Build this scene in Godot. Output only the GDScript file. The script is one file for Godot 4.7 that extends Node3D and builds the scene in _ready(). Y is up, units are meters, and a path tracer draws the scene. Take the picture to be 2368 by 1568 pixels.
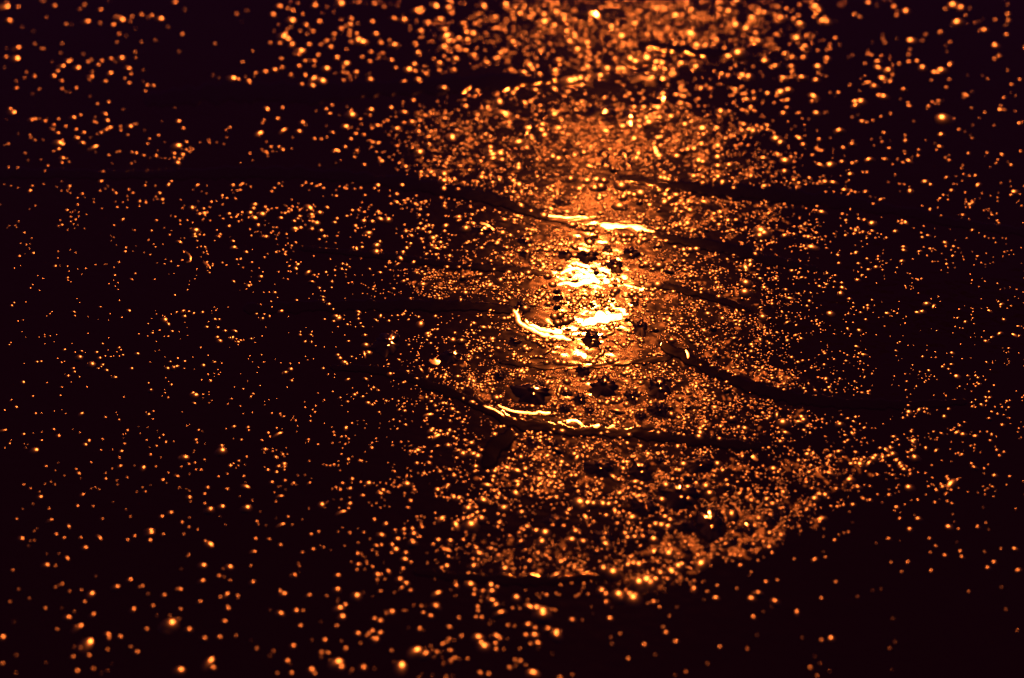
extends Node3D
# A dark, rain-wetted surface at night, seen close and at a slant; a sodium street lamp beyond the frame is
# mirrored in the water, glints in every drop and makes the patches of fine mist on the surface glow.
# Places are measured in the photograph (2368 x 1568 units) and laid onto the real plane y = 0.

const W := 2368.0
const H := 1568.0
const FOV := 26.6
const SEE := 0.70            # camera to the middle of the view, metres
const PITCH := 38.0
const APERTURE := 0.0086     # metres
var eye: Vector3
var dir: Vector3
var right: Vector3
var up: Vector3
var lamp_at: Vector3
var rng := RandomNumberGenerator.new()
var used := {}
var bands: Array = []        # [points, half widths]
var dark_discs: Array = []   # [x, y, rx, ry] of the large drops, kept free of film and of small drops
var grain := FastNoiseLite.new()
var clump := FastNoiseLite.new()


# ---------------------------------------------------------------- helpers
func numbered(called: String) -> String:
	if not used.has(called):
		used[called] = 0
		return called
	used[called] += 1
	return "%s_%03d" % [called, used[called]]


func tag(o: Node, label: String, category: String, group := "", kind := "") -> void:
	if label: o.set_meta("label", label)
	if category: o.set_meta("category", category)
	if group: o.set_meta("group", group)
	if kind: o.set_meta("kind", kind)


func put(called: String, mesh: Mesh, m: Material, parent: Node = self, at := Vector3.ZERO) -> MeshInstance3D:
	var o := MeshInstance3D.new()
	o.name = numbered(called) if parent == self else called
	o.mesh = mesh
	o.material_override = m
	o.position = at
	parent.add_child(o, true)
	return o


func ray(x: float, y: float) -> Vector3:
	var t := tan(deg_to_rad(FOV) / 2.0)
	return (dir + right * ((x / W - 0.5) * 2.0 * t * W / H) + up * ((0.5 - y / H) * 2.0 * t)).normalized()


func at(x: float, y: float) -> Vector3:           # measured place -> point on the surface
	var r := ray(x, y)
	return eye + r * (-eye.y / r.y)


func seen(p: Vector3) -> Vector2:                 # point -> measured place
	var v := p - eye
	var t := tan(deg_to_rad(FOV) / 2.0)
	var d := v.dot(dir)
	return Vector2((v.dot(right) / d / (2.0 * t * W / H) + 0.5) * W, (0.5 - v.dot(up) / d / (2.0 * t)) * H)


func scale_at(p: Vector3) -> float:               # metres per unit of measure, across
	return (p - eye).dot(dir) * 2.0 * tan(deg_to_rad(FOV) / 2.0) / H


func paint(c: Color, rough: float, spec := 0.5) -> StandardMaterial3D:
	var m := StandardMaterial3D.new()
	m.albedo_color = c.linear_to_srgb()
	m.roughness = rough
	m.metallic_specular = spec
	return m


func grid_mesh(x0: float, x1: float, z0: float, z1: float, nx: int, nz: int, lift: float, with_uv: bool) -> ArrayMesh:
	var v := PackedVector3Array()
	var n := PackedVector3Array()
	var uv := PackedVector2Array()
	var idx := PackedInt32Array()
	v.resize((nx + 1) * (nz + 1))
	n.resize(v.size())
	uv.resize(v.size())
	var k := 0
	for j in nz + 1:
		var z := lerpf(z0, z1, float(j) / nz)
		for i in nx + 1:
			var x := lerpf(x0, x1, float(i) / nx)
			var e := 0.0012
			var y := relief(x, z)
			v[k] = Vector3(x, y + lift, z)
			n[k] = Vector3((y - relief(x + e, z)) / e, 1.0, (y - relief(x, z + e)) / e).normalized()
			uv[k] = Vector2(float(i) / nx, float(j) / nz)
			k += 1
	for j in nz:
		for i in nx:
			var a := j * (nx + 1) + i
			idx.append_array(PackedInt32Array([a, a + 1, a + nx + 2, a, a + nx + 2, a + nx + 1]))
	var arr := []
	arr.resize(Mesh.ARRAY_MAX)
	arr[Mesh.ARRAY_VERTEX] = v
	arr[Mesh.ARRAY_NORMAL] = n
	if with_uv:
		arr[Mesh.ARRAY_TEX_UV] = uv
	arr[Mesh.ARRAY_INDEX] = idx
	var m := ArrayMesh.new()
	m.add_surface_from_arrays(Mesh.PRIMITIVE_TRIANGLES, arr)
	return m


var swell := FastNoiseLite.new()
var ripple := FastNoiseLite.new()
func relief(x: float, z: float) -> float:
	return swell.get_noise_2d(x * 620.0, z * 900.0) * 0.00005 + ripple.get_noise_2d(x * 700.0, z * 1400.0) * 0.00004


func smooth(pts: Array, step := 7.0) -> Array:     # Catmull-Rom through [x, y, half width] rows
	var out := []
	for i in pts.size() - 1:
		var p0 = pts[maxi(i - 1, 0)]
		var p1 = pts[i]
		var p2 = pts[i + 1]
		var p3 = pts[mini(i + 2, pts.size() - 1)]
		var n := maxi(2, int(Vector2(p2[0] - p1[0], p2[1] - p1[1]).length() / step))
		for k in n:
			var t := float(k) / n
			var q := []
			for c in 3:
				q.append(0.5 * (2.0 * p1[c] + (p2[c] - p0[c]) * t + (2.0 * p0[c] - 5.0 * p1[c] + 4.0 * p2[c] - p3[c]) * t * t + (3.0 * p1[c] - p0[c] - 3.0 * p2[c] + p3[c]) * t * t * t))
			out.append(q)
	out.append(pts[-1])
	return out


func swept(pts: Array, tall: float, rag := 0.25, step := 7.0) -> ArrayMesh:
	# A trail of water with a rounded section and an uneven edge; tall = height over half width
	var rows := smooth(pts, step)
	var short: bool = tall > 0.02 and Vector2(pts[0][0] - pts[-1][0], pts[0][1] - pts[-1][1]).length() < 46.0 and rows.size() > 6   # a drawn-out drop rather than a trail
	var st := SurfaceTool.new()
	st.begin(Mesh.PRIMITIVE_TRIANGLES)
	const S := 10
	for i in rows.size():
		var a = rows[maxi(i - 1, 0)]
		var b = rows[mini(i + 1, rows.size() - 1)]
		var d := Vector2(b[0] - a[0], b[1] - a[1]).normalized()
		var side := Vector2(-d.y, d.x)
		var c := Vector2(rows[i][0], rows[i][1])
		var w0: float = rows[i][2] * (1.0 + rag * grain.get_noise_2d(c.x * 0.5, c.y * 0.5 + 500.0))
		var w1: float = rows[i][2] * (1.0 + rag * grain.get_noise_2d(c.x * 0.5 + 900.0, c.y * 0.5))
		var end := minf(1.0, minf(i, rows.size() - 1 - i) / 3.0)
		var round_end := end
		if short:
			end = sqrt(maxf(0.0, 1.0 - pow(2.0 * i / (rows.size() - 1.0) - 1.0, 2.0)))
			round_end = end * end
		var p0 := at(c.x - side.x * w0 * maxf(end, 0.05), c.y - side.y * w0 * maxf(end, 0.05))
		var p1 := at(c.x + side.x * w1 * maxf(end, 0.05), c.y + side.y * w1 * maxf(end, 0.05))
		var h: float = tall * rows[i][2] * scale_at(at(c.x, c.y)) * round_end
		for s in S + 1:
			var t := 2.0 * s / S - 1.0
			var p := p0.lerp(p1, (t + 1.0) / 2.0)
			p.y = relief(p.x, p.z) - 0.0004 + (0.0006 if end > 0.0 else 0.0) + h * (1.0 - t * t)
			if s == 0 or s == S:
				p.y -= 0.0004
			st.set_uv(Vector2(0, 0))
			st.set_smooth_group(0)
			st.add_vertex(p)
	for i in rows.size() - 1:
		for s in S:
			var k := i * (S + 1) + s
			for q in [k, k + S + 1, k + 1, k + 1, k + S + 1, k + S + 2]:
				st.add_index(q)
	st.generate_normals()
	var m := st.commit()
	var arr := m.surface_get_arrays(0)
	var nn: PackedVector3Array = arr[Mesh.ARRAY_NORMAL]
	if nn[nn.size() / 2].y < 0.0:                 # the trail ran the other way: turn it over
		var ix: PackedInt32Array = arr[Mesh.ARRAY_INDEX]
		for i in range(0, ix.size(), 3):
			var o := ix[i]
			ix[i] = ix[i + 1]
			ix[i + 1] = o
		for i in nn.size():
			nn[i] = -nn[i]
		arr[Mesh.ARRAY_INDEX] = ix
		arr[Mesh.ARRAY_NORMAL] = nn
		m = ArrayMesh.new()
		m.add_surface_from_arrays(Mesh.PRIMITIVE_TRIANGLES, arr)
	return m


func dome_mesh(around: int, rings: int, tall: float, lumps: float, seed_: int) -> ArrayMesh:
	# A drop: a cap of water whose outline is a little uneven. Radius 1.
	var r := RandomNumberGenerator.new()
	r.seed = seed_
	var ph := [r.randf() * TAU, r.randf() * TAU, r.randf() * TAU]
	var v := PackedVector3Array()
	var n := PackedVector3Array()
	var idx := PackedInt32Array()
	var big := (1.0 + tall * tall) / (2.0 * tall)
	var top := asin(minf(1.0, 1.0 / big))
	v.append(Vector3(0, tall, 0))
	n.append(Vector3.UP)
	for j in range(1, rings + 1):
		var th := top * j / rings
		for i in around:
			var a := TAU * i / around
			var k := 1.0 + lumps * (0.6 * sin(2.0 * a + ph[0]) + 0.4 * sin(3.0 * a + ph[1]) + 0.3 * sin(5.0 * a + ph[2])) * j / rings
			v.append(Vector3(cos(a) * sin(th) * big * k, big * cos(th) - (big - tall), sin(a) * sin(th) * big * k))
			n.append(Vector3(cos(a) * sin(th), cos(th), sin(a) * sin(th)))
	for i in around:
		idx.append_array(PackedInt32Array([0, 1 + i, 1 + (i + 1) % around]))
	for j in rings - 1:
		for i in around:
			var a := 1 + j * around + i
			var b := 1 + j * around + (i + 1) % around
			idx.append_array(PackedInt32Array([a, a + around, b, b, a + around, b + around]))
	var arr := []
	arr.resize(Mesh.ARRAY_MAX)
	arr[Mesh.ARRAY_VERTEX] = v
	arr[Mesh.ARRAY_NORMAL] = n
	arr[Mesh.ARRAY_INDEX] = idx
	var m := ArrayMesh.new()
	m.add_surface_from_arrays(Mesh.PRIMITIVE_TRIANGLES, arr)
	return m


func pool_mesh(rx: float, ry: float, humps: Array, lobes: float, seed_: int) -> ArrayMesh:
	# A broad drop of uneven outline, flat-topped, with one or two humps of water standing in it. humps: [x, z, radius, height], metres
	var r := RandomNumberGenerator.new()
	r.seed = seed_
	var ph := [r.randf() * TAU, r.randf() * TAU, r.randf() * TAU, r.randf() * TAU]
	const A := 44
	const R := 16
	var out := func(a: float) -> float:
		return 1.0 + lobes * (0.5 * sin(2.0 * a + ph[0]) + 0.5 * sin(3.0 * a + ph[1]) + 0.55 * sin(5.0 * a + ph[2]) + 0.5 * sin(9.0 * a + ph[3]) + 0.35 * sin(14.0 * a + ph[0] * 3.0))
	var high := minf(rx, ry) * 0.16
	var tall := func(x: float, z: float, rho: float) -> float:
		var y := high * (1.0 - pow(rho, 2.4)) + minf(rx, ry) * 0.10 * (x / rx * 0.8 - z / ry) * (1.0 - rho * rho)
		for h in humps:
			var q: float = Vector2(x - h[0], z - h[1]).length_squared() / (h[2] * h[2])
			y += h[3] * exp(-q) * (1.0 - rho * rho)
		return y
	var st := SurfaceTool.new()
	st.begin(Mesh.PRIMITIVE_TRIANGLES)
	st.set_smooth_group(0)
	st.add_vertex(Vector3(0, tall.call(0.0, 0.0, 0.0), 0))
	for j in range(1, R + 1):
		var rho := float(j) / R
		for i in A:
			var a := TAU * i / A
			var k: float = rho * lerpf(1.0, out.call(a), rho)
			var x := cos(a) * rx * k
			var z := sin(a) * ry * k
			st.add_vertex(Vector3(x, tall.call(x, z, rho) - (0.0005 if j == R else 0.0), z))
	for i in A:
		for q in [0, 1 + i, 1 + (i + 1) % A]:
			st.add_index(q)
	for j in R - 1:
		for i in A:
			var a := 1 + j * A + i
			var b := 1 + j * A + (i + 1) % A
			for q in [a, a + A, b, b, a + A, b + A]:
				st.add_index(q)
	st.generate_normals()
	return st.commit()


func coc(p: Vector3) -> float:                    # blur of the lens at that place, in picture pixels of 1024
	var d := (p - eye).dot(dir)
	return absf(d - SEE) / d * APERTURE / (SEE * 2.0 * tan(deg_to_rad(FOV) / 2.0)) * 678.0


func drop_radius(p: Vector3, glow: float) -> float:   # the size whose glint is that bright after the lens has spread it
	var px := sqrt(glow * (6.5 + 0.785 * pow(coc(p), 2.0)) / GLINT)
	return clampf(px, 1.0, 6.4 if glow < 2.2 else 10.0) * scale_at(p) * W / 1024.0

const GLINT := 0.40


# ---------------------------------------------------------------- the measured layout
func measured_bands() -> Array:
	# [label, category name, rows of [x, y, half width]]
	return [
		["broad dark channel of clear water under the uppermost drops, reaching the bright oblong bead", [[330, 232, 16], [520, 214, 26], [720, 216, 24], [930, 202, 20], [1140, 192, 20], [1300, 180, 9]]],
		["long dark channel falling from the left edge to the bright white wedge", [[-30, 400, 14], [300, 404, 12], [600, 400, 16], [800, 408, 15], [960, 428, 17], [1100, 452, 17], [1200, 482, 15], [1300, 506, 12], [1400, 514, 8]]],
		["dark channel below the mist patch with holes, running to the right edge", [[1430, 408, 8], [1520, 424, 13], [1640, 440, 17], [1760, 448, 20], [1900, 462, 17], [2060, 484, 14], [2230, 520, 12], [2400, 540, 10]]],
		["dark slanting channel right of the white wedge", [[1500, 540, 10], [1600, 562, 15], [1700, 580, 16], [1800, 606, 12], [1900, 626, 7]]],
		["thin dark channel left of the dark star drops", [[690, 574, 7], [900, 594, 9], [1060, 616, 10], [1180, 622, 10], [1290, 640, 6]]],
		["dark straight channel ending at the white curl of the brightest crescent", [[560, 716, 14], [760, 708, 15], [940, 706, 17], [1080, 708, 15], [1180, 716, 12], [1215, 726, 8]]],
		["dark channel running down and right from the ringed star drop", [[1520, 792, 9], [1560, 812, 15], [1640, 856, 14], [1740, 896, 17], [1860, 924, 18], [2040, 936, 12], [2240, 930, 9]]],
		["dark channel below the thin white line, curving to the right", [[760, 848, 8], [900, 862, 12], [1010, 898, 13], [1100, 932, 14], [1180, 974, 17], [1290, 992, 15], [1420, 1000, 16], [1540, 1008, 17], [1660, 1024, 14], [1800, 1036, 8]]],
		["short dark leg of water hanging below the thin white line", [[1195, 990, 16], [1160, 1022, 20], [1130, 1062, 24], [1120, 1090, 14]]],
		["faint dark channel low down above the bottom row of large beads", [[950, 1322, 8], [1080, 1336, 13], [1240, 1342, 14], [1380, 1334, 11], [1450, 1326, 6]]],
		["thin dark channel above the black oval drop", [[1480, 98, 7], [1560, 112, 12], [1640, 120, 13], [1740, 134, 10], [1830, 160, 6]]],
		["thin dark channel between the white squiggle and the brightest patch", [[1430, 652, 6], [1520, 660, 10], [1620, 682, 10], [1740, 720, 8]]],
		["dark channel below the brightest crescent, above the mist with scratches", [[1150, 838, 5], [1240, 846, 9], [1350, 846, 9], [1480, 836, 9], [1560, 826, 7]]],
	]


func measured_streaks() -> Array:
	# bright trails of standing water: [label, tall, rows]
	return [
		["white wedge of water lying in the dark channel above the dark star drops", 0.30, [[1386, 521, 2.5], [1400, 523, 7], [1425, 523, 7], [1446, 525, 4], [1456, 523, 3], [1472, 527, 6], [1490, 532, 5], [1515, 537, 2]]],
		["faint thin trail of water left of the white wedge", 0.25, [[1256, 500, 3.5], [1275, 500, 2.5], [1310, 503, 2.5], [1345, 502, 2.5], [1362, 505, 2]]],
		["left arm of the brightest crescent, a thick white curved trail", 0.30, [[1213, 738, 3], [1225, 750, 4], [1245, 759, 5], [1268, 765, 6.5], [1290, 767, 8], [1302, 764, 5]]],
		["right arm of the brightest crescent, thickest white trail under the glow", 0.26, [[1344, 755, 5], [1360, 745, 9], [1385, 737, 13], [1415, 735, 13], [1442, 730, 8]]],
		["dull outer trail following the left arm of the brightest crescent", 0.22, [[1184, 714, 5], [1194, 728, 8], [1206, 748, 7], [1230, 764, 7], [1262, 778, 7], [1300, 784, 7], [1326, 788, 4]]],
		["pale hook of water at the tip of the outer trail", 0.22, [[1178, 730, 3], [1190, 726, 6], [1200, 712, 4]]],
		["upper white squiggle above the brightest patch", 0.28, [[1295, 636, 3], [1312, 626, 4.5], [1335, 622, 4], [1358, 634, 5], [1376, 646, 7], [1390, 655, 4]]],
		["lower white squiggle above the brightest patch", 0.28, [[1286, 660, 3], [1308, 655, 4.5], [1330, 658, 6], [1358, 652, 6], [1380, 648, 4]]],
		["inner curl inside the white squiggles", 0.28, [[1322, 646, 2.5], [1332, 638, 4], [1346, 640, 4], [1340, 648, 2.5]]],
		["bow-tie trail right of the white squiggles", 0.28, [[1393, 655, 3], [1404, 652, 7], [1411, 658, 3]]],
		["thin white line of water left of the dark leg", 0.26, [[1149, 936, 2.5], [1164, 944, 3.5], [1185, 951, 3.5], [1212, 955, 4], [1238, 957, 4], [1244, 953, 3], [1258, 955, 5], [1275, 957, 4]]],
		["broken dull line just outside the thin white line", 0.24, [[1114, 938, 3], [1126, 944, 5], [1144, 951, 5], [1160, 961, 5], [1170, 966, 2]]],
		["short dull dash at the end of the broken line", 0.24, [[1180, 965, 2.5], [1190, 970, 5], [1197, 976, 3]]],
		["white toothed line right of the thin white line", 0.28, [[1288, 977, 2], [1302, 979, 2.5], [1318, 974, 5], [1334, 975, 4], [1345, 982, 3.5], [1350, 988, 2]]],
		["white pointed dash below the large dark drop", 0.28, [[1367, 989, 3], [1378, 988, 5], [1389, 982, 4]]],
		["white slanting dash at the right end of the toothed line", 0.28, [[1406, 988, 3], [1418, 984, 5], [1433, 975, 4]]],
		["yellow three-lobed blob left of the scratched mist", 0.34, [[990, 832, 4], [1000, 837, 6], [1012, 836, 7], [1014, 830, 4]]],
		["hooked trail in the dark left half", 0.34, [[420, 578, 1.5], [432, 586, 2.5], [440, 597, 4.5], [438, 605, 4], [428, 609, 4]]],
		["tadpole-shaped trail in the dark left half", 0.34, [[468, 604, 4], [474, 611, 4.5], [481, 617, 3], [488, 622, 1.5]]],
		["thin bright arc of water right of the ringed star drop", 0.32, [[1583, 808, 2.5], [1590, 816, 4], [1592, 826, 4], [1588, 834, 2.5]]],
		["arched trail left of the white squiggles", 0.30, [[1108, 516, 3], [1122, 520, 4.5], [1136, 527, 4], [1144, 534, 2]]],
		["slanting white dash above the scratched mist", 0.32, [[1344, 817, 3], [1350, 823, 6], [1360, 827, 4]]],
		["thin white dash under the ringed star drop", 0.32, [[1286, 838, 3], [1300, 840, 5.5], [1312, 842, 3]]],
		["white trail at the end of the right channel", 0.30, [[1440, 658, 2], [1462, 664, 3], [1484, 670, 4], [1490, 662, 3]]],
		["bright streak pointing down among the right-hand beads", 0.36, [[2044, 1036, 4], [2051, 1042, 5.5], [2060, 1050, 2.5]]],
		["bright slanting streak alone left of the right-hand beads", 0.36, [[1736, 1055, 3.5], [1744, 1060, 5.5], [1756, 1066, 2]]],
		["long white dash on the torn lower edge of the mist", 0.3, [[1485, 1337, 4], [1498, 1347, 7], [1512, 1358, 4]]],
		["upright white blob beside the long dash on the torn lower edge", 0.3, [[1481, 1346, 4], [1479, 1357, 7], [1478, 1368, 4]]],
		["short leaning dash lowest on the torn edge", 0.3, [[1426, 1372, 4], [1433, 1381, 7], [1441, 1391, 4]]],
		["broad bright blob left on the torn lower edge", 0.3, [[1408, 1330, 5], [1418, 1327, 8], [1428, 1323, 5]]],
		["narrow bent dash between the leaning dash and the long dash", 0.3, [[1453, 1374, 4], [1458, 1382, 5], [1466, 1391, 4]]],
		["dull leaning dash above the torn lower edge", 0.3, [[1506, 1288, 4], [1512, 1280, 6], [1517, 1271, 4]]],
		["leaning double blob near the bottom edge", 0.3, [[1104, 1470, 5], [1112, 1484, 7], [1122, 1498, 6]]],
		["upright bright blob right of the leaning double blob", 0.3, [[1252, 1404, 4], [1255, 1418, 7], [1256, 1432, 4]]],
		["bright oblong bead at the end of the uppermost channel", 0.3, [[1310, 190, 7], [1328, 190, 11], [1346, 186, 11], [1358, 188, 5]]],
		["bright arm of the comma in the dark drop at upper centre", 0.3, [[1512, 322, 4], [1524, 320, 7], [1540, 317, 4]]],
		["curved tail of the comma in the dark drop at upper centre", 0.3, [[1512, 336, 4], [1517, 348, 4], [1524, 362, 7], [1528, 370, 4]]],
		["large white twin blob right of the white wedge", 0.3, [[1752, 520, 4], [1760, 532, 9], [1768, 546, 7], [1771, 552, 3]]],
	]


func measured_pools() -> Array:
	# large dark drops: [x, y, rx, ry, second hump?]
	return [
		[1396, 896, 35, 25, 0], [1228, 910, 44, 27, 1], [1347, 858, 19, 14, 0], [1384, 1082, 34, 23, 1], [1481, 1090, 27, 25, 1], [1490, 1172, 30, 22, 1], [1643, 1213, 33, 38, 1], [1570, 1146, 44, 32, 1],
		[1617, 1075, 34, 20, 1], [1368, 785, 24, 21, 1], [1422, 616, 20, 19, 0], [1357, 594, 26, 17, 0], [1308, 590, 18, 15, 0], [1458, 587, 23, 15, 0], [1363, 558, 15, 11, 0], [1405, 577, 12, 11, 0],
		[1207, 711, 18, 15, 0], [1481, 759, 18, 20, 0], [1042, 824, 22, 18, 0], [893, 796, 34, 28, 1], [1390, 262, 33, 19, 1], [1496, 183, 46, 17, 0], [1369, 32, 30, 15, 0], [1455, 271, 18, 19, 1],
		[1396, 358, 14, 12, 0], [1443, 358, 13, 12, 0], [1452, 382, 12, 10, 0], [1400, 383, 14, 11, 0], [1219, 295, 18, 13, 0], [1534, 218, 16, 14, 0], [1278, 1028, 14, 10, 1],
		[1306, 945, 15, 10, 1], [1341, 924, 17, 15, 1], [1363, 948, 11, 11, 1], [1310, 911, 14, 8, 1], [1481, 963, 13, 11, 1], [1523, 948, 25, 17, 1], [1524, 898, 28, 25, 1], [1461, 918, 18, 18, 1],
		[1251, 888, 11, 9, 1], [1155, 870, 14, 10, 1], [1523, 1065, 12, 9, 1], [1231, 1022, 12, 17, 1], [1707, 1225, 13, 7, 0], [1693, 1254, 13, 12, 0], [1726, 1264, 13, 9, 0], [1731, 1222, 12, 15, 1],
		[1696, 1194, 13, 16, 1], [1635, 1269, 11, 10, 0], [1589, 1275, 10, 7, 0], [1584, 1216, 28, 15, 0], [1509, 1243, 21, 15, 0], [1813, 1181, 13, 13, 1], [1786, 1199, 18, 14, 1], [1190, 790, 16, 12, 1],
		[1300, 468, 24, 9, 0], [1555, 1005, 14, 10, 1], [1278, 1205, 24, 16, 1], [1395, 1245, 26, 20, 1], [1110, 533, 26, 14, 1], [1213, 558, 17, 12, 1], [1215, 588, 15, 11, 0], [1290, 690, 14, 9, 0],
		[1468, 702, 10, 8, 0], [1369, 706, 9, 7, 0],
	]


func beads_upper_left() -> Array:   # zoom tiles of 1200 x 800 photograph pixels: [x, y, brightness in tenths]
	return [
		[8, 55, 5], [60, 168, 6], [420, 47, 4], [338, 10, 3], [132, 52, 2], [618, 70, 2], [670, 172, 5], [513, 190, 2], [780, 78, 3], [928, 147, 5], [946, 155, 5], [887, 195, 3], [1105, 117, 3], [1188, 122, 3], [1158, 140, 2],
		[1248, 147, 5], [1013, 166, 2], [780, 182, 2], [112, 458, 6], [130, 378, 5], [108, 386, 3], [40, 448, 3], [36, 530, 2], [268, 342, 2], [474, 416, 2], [913, 332, 2], [525, 480, 4], [550, 474, 3], [650, 424, 2], [686, 486, 3], [718, 468, 2],
		[796, 480, 4], [764, 510, 3], [862, 460, 2], [947, 461, 6], [1056, 410, 3], [1058, 456, 2], [474, 521, 3], [597, 530, 4], [415, 596, 5], [443, 556, 3], [203, 566, 2], [266, 600, 3], [697, 602, 4], [714, 602, 4], [858, 577, 5], [998, 540, 6],
		[1024, 578, 2], [1006, 655, 4], [819, 642, 4], [304, 697, 2], [595, 688, 2], [977, 612, 2], [848, 800, 3], [72, 856, 4], [88, 880, 5], [241, 940, 5], [270, 936, 4], [347, 953, 4], [568, 924, 6], [627, 902, 3], [733, 958, 3], [756, 966, 3], [833, 945, 4],
		[592, 1016, 4], [650, 1042, 4], [787, 1045, 5], [824, 1022, 5], [852, 1008, 6], [940, 992, 3], [944, 1022, 3], [1013, 994, 5], [996, 1062, 3], [598, 1086, 5], [640, 1124, 7], [447, 1122, 7], [480, 1134, 4], [488, 1104, 4], [451, 1170, 4], [727, 1160, 6],
		[446, 1044, 4], [483, 1240, 4], [481, 1277, 4], [416, 1186, 3], [370, 1300, 3], [350, 1340, 3], [1150, 1130, 4], [1168, 1090, 3], [1029, 1196, 4], [1062, 1202, 4], [1120, 1221, 4], [1218, 1229, 6], [1026, 1286, 3], [1056, 1268, 2], [807, 1347, 3],
		[1380, 1148, 7], [1360, 1205, 4], [1455, 1115, 5], [1427, 1216, 5], [1457, 1176, 5], [1385, 1282, 7], [1393, 950, 4], [1430, 1010, 5], [1488, 1160, 3], [784, 1421, 4], [1340, 1422, 3], [1318, 1450, 4],
		[1036, 1517, 4], [880, 1492, 3], [636, 1523, 4], [548, 1514, 3], [62, 1130, 3], [62, 1310, 3], [134, 1316, 3],
	]


func beads_upper_middle() -> Array:
	return [
		[372, 116, 4], [420, 52, 4], [515, 160, 5], [450, 288, 9], [478, 308, 6], [586, 243, 3], [630, 194, 4], [700, 46, 5], [738, 170, 4], [656, 351, 5], [424, 340, 4], [352, 338, 3], [586, 402, 6], [576, 430, 5], [522, 352, 5], [902, 28, 5], [987, 147, 4],
		[976, 194, 5], [1152, 172, 4], [905, 226, 4], [852, 268, 3], [1040, 316, 7], [1070, 336, 7], [1178, 270, 5], [1028, 266, 3], [730, 432, 3], [876, 452, 5], [696, 476, 3], [946, 500, 6], [790, 541, 6], [576, 522, 5], [695, 520, 3], [443, 537, 5], [385, 553, 6],
		[310, 567, 5], [50, 614, 6], [100, 622, 3], [180, 640, 5], [514, 592, 4], [692, 618, 6], [755, 638, 8], [679, 672, 6], [598, 664, 4], [922, 572, 4], [628, 586, 3], [1320, 148, 4], [1400, 160, 7], [1500, 88, 6], [1530, 76, 6], [1322, 360, 7], [1232, 420, 4],
		[1140, 410, 4], [1132, 484, 4], [1302, 472, 4], [1487, 346, 5], [1512, 417, 6], [1590, 178, 5], [1682, 158, 6], [1750, 70, 9], [1866, 194, 7], [1720, 234, 5], [1735, 288, 7], [1745, 328, 5], [1714, 370, 6], [1890, 256, 5], [1943, 264, 5], [1898, 318, 6],
		[1832, 304, 5], [1820, 374, 5], [1949, 440, 6], [1718, 444, 4], [1808, 464, 5], [1678, 500, 6], [1634, 466, 4], [1436, 546, 6], [1486, 560, 4], [1480, 506, 4], [1570, 582, 5], [1512, 628, 6], [1796, 551, 5], [1136, 624, 5], [1400, 642, 4], [1710, 696, 7],
		[1475, 788, 5], [1138, 860, 5], [988, 905, 10], [1300, 846, 5], [1400, 884, 6], [1464, 964, 8], [1608, 882, 5], [1566, 908, 5], [1730, 888, 4], [1884, 835, 5], [940, 994, 6], [1190, 984, 4], [1344, 1010, 5], [1516, 1036, 5], [1612, 1038, 5], [1776, 1076, 6],
		[1590, 1076, 4], [838, 828, 4], [816, 893, 4], [410, 934, 6], [576, 1033, 6], [604, 964, 5], [455, 1028, 6], [264, 1048, 6], [420, 1158, 6], [192, 1203, 3], [1086, 1060, 5], [1022, 1050, 4], [984, 1090, 4], [1160, 1117, 4], [940, 1154, 5], [860, 1182, 5],
		[1030, 1186, 6], [1090, 1294, 6], [1224, 1264, 5], [1414, 1308, 5], [1522, 1196, 9], [1597, 1138, 6], [1594, 1266, 4], [1734, 1284, 6], [1612, 1360, 8], [1714, 1370, 9], [1714, 1420, 9], [1796, 1410, 5], [1826, 1488, 6], [1714, 1480, 6], [1534, 1350, 4], [1385, 1452, 5],
		[1095, 1532, 4], [868, 1540, 5], [1344, 1524, 5], [1500, 1536, 4], [1290, 1540, 4], [56, 1458, 6], [118, 1456, 4], [364, 1504, 4],
	]


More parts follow.
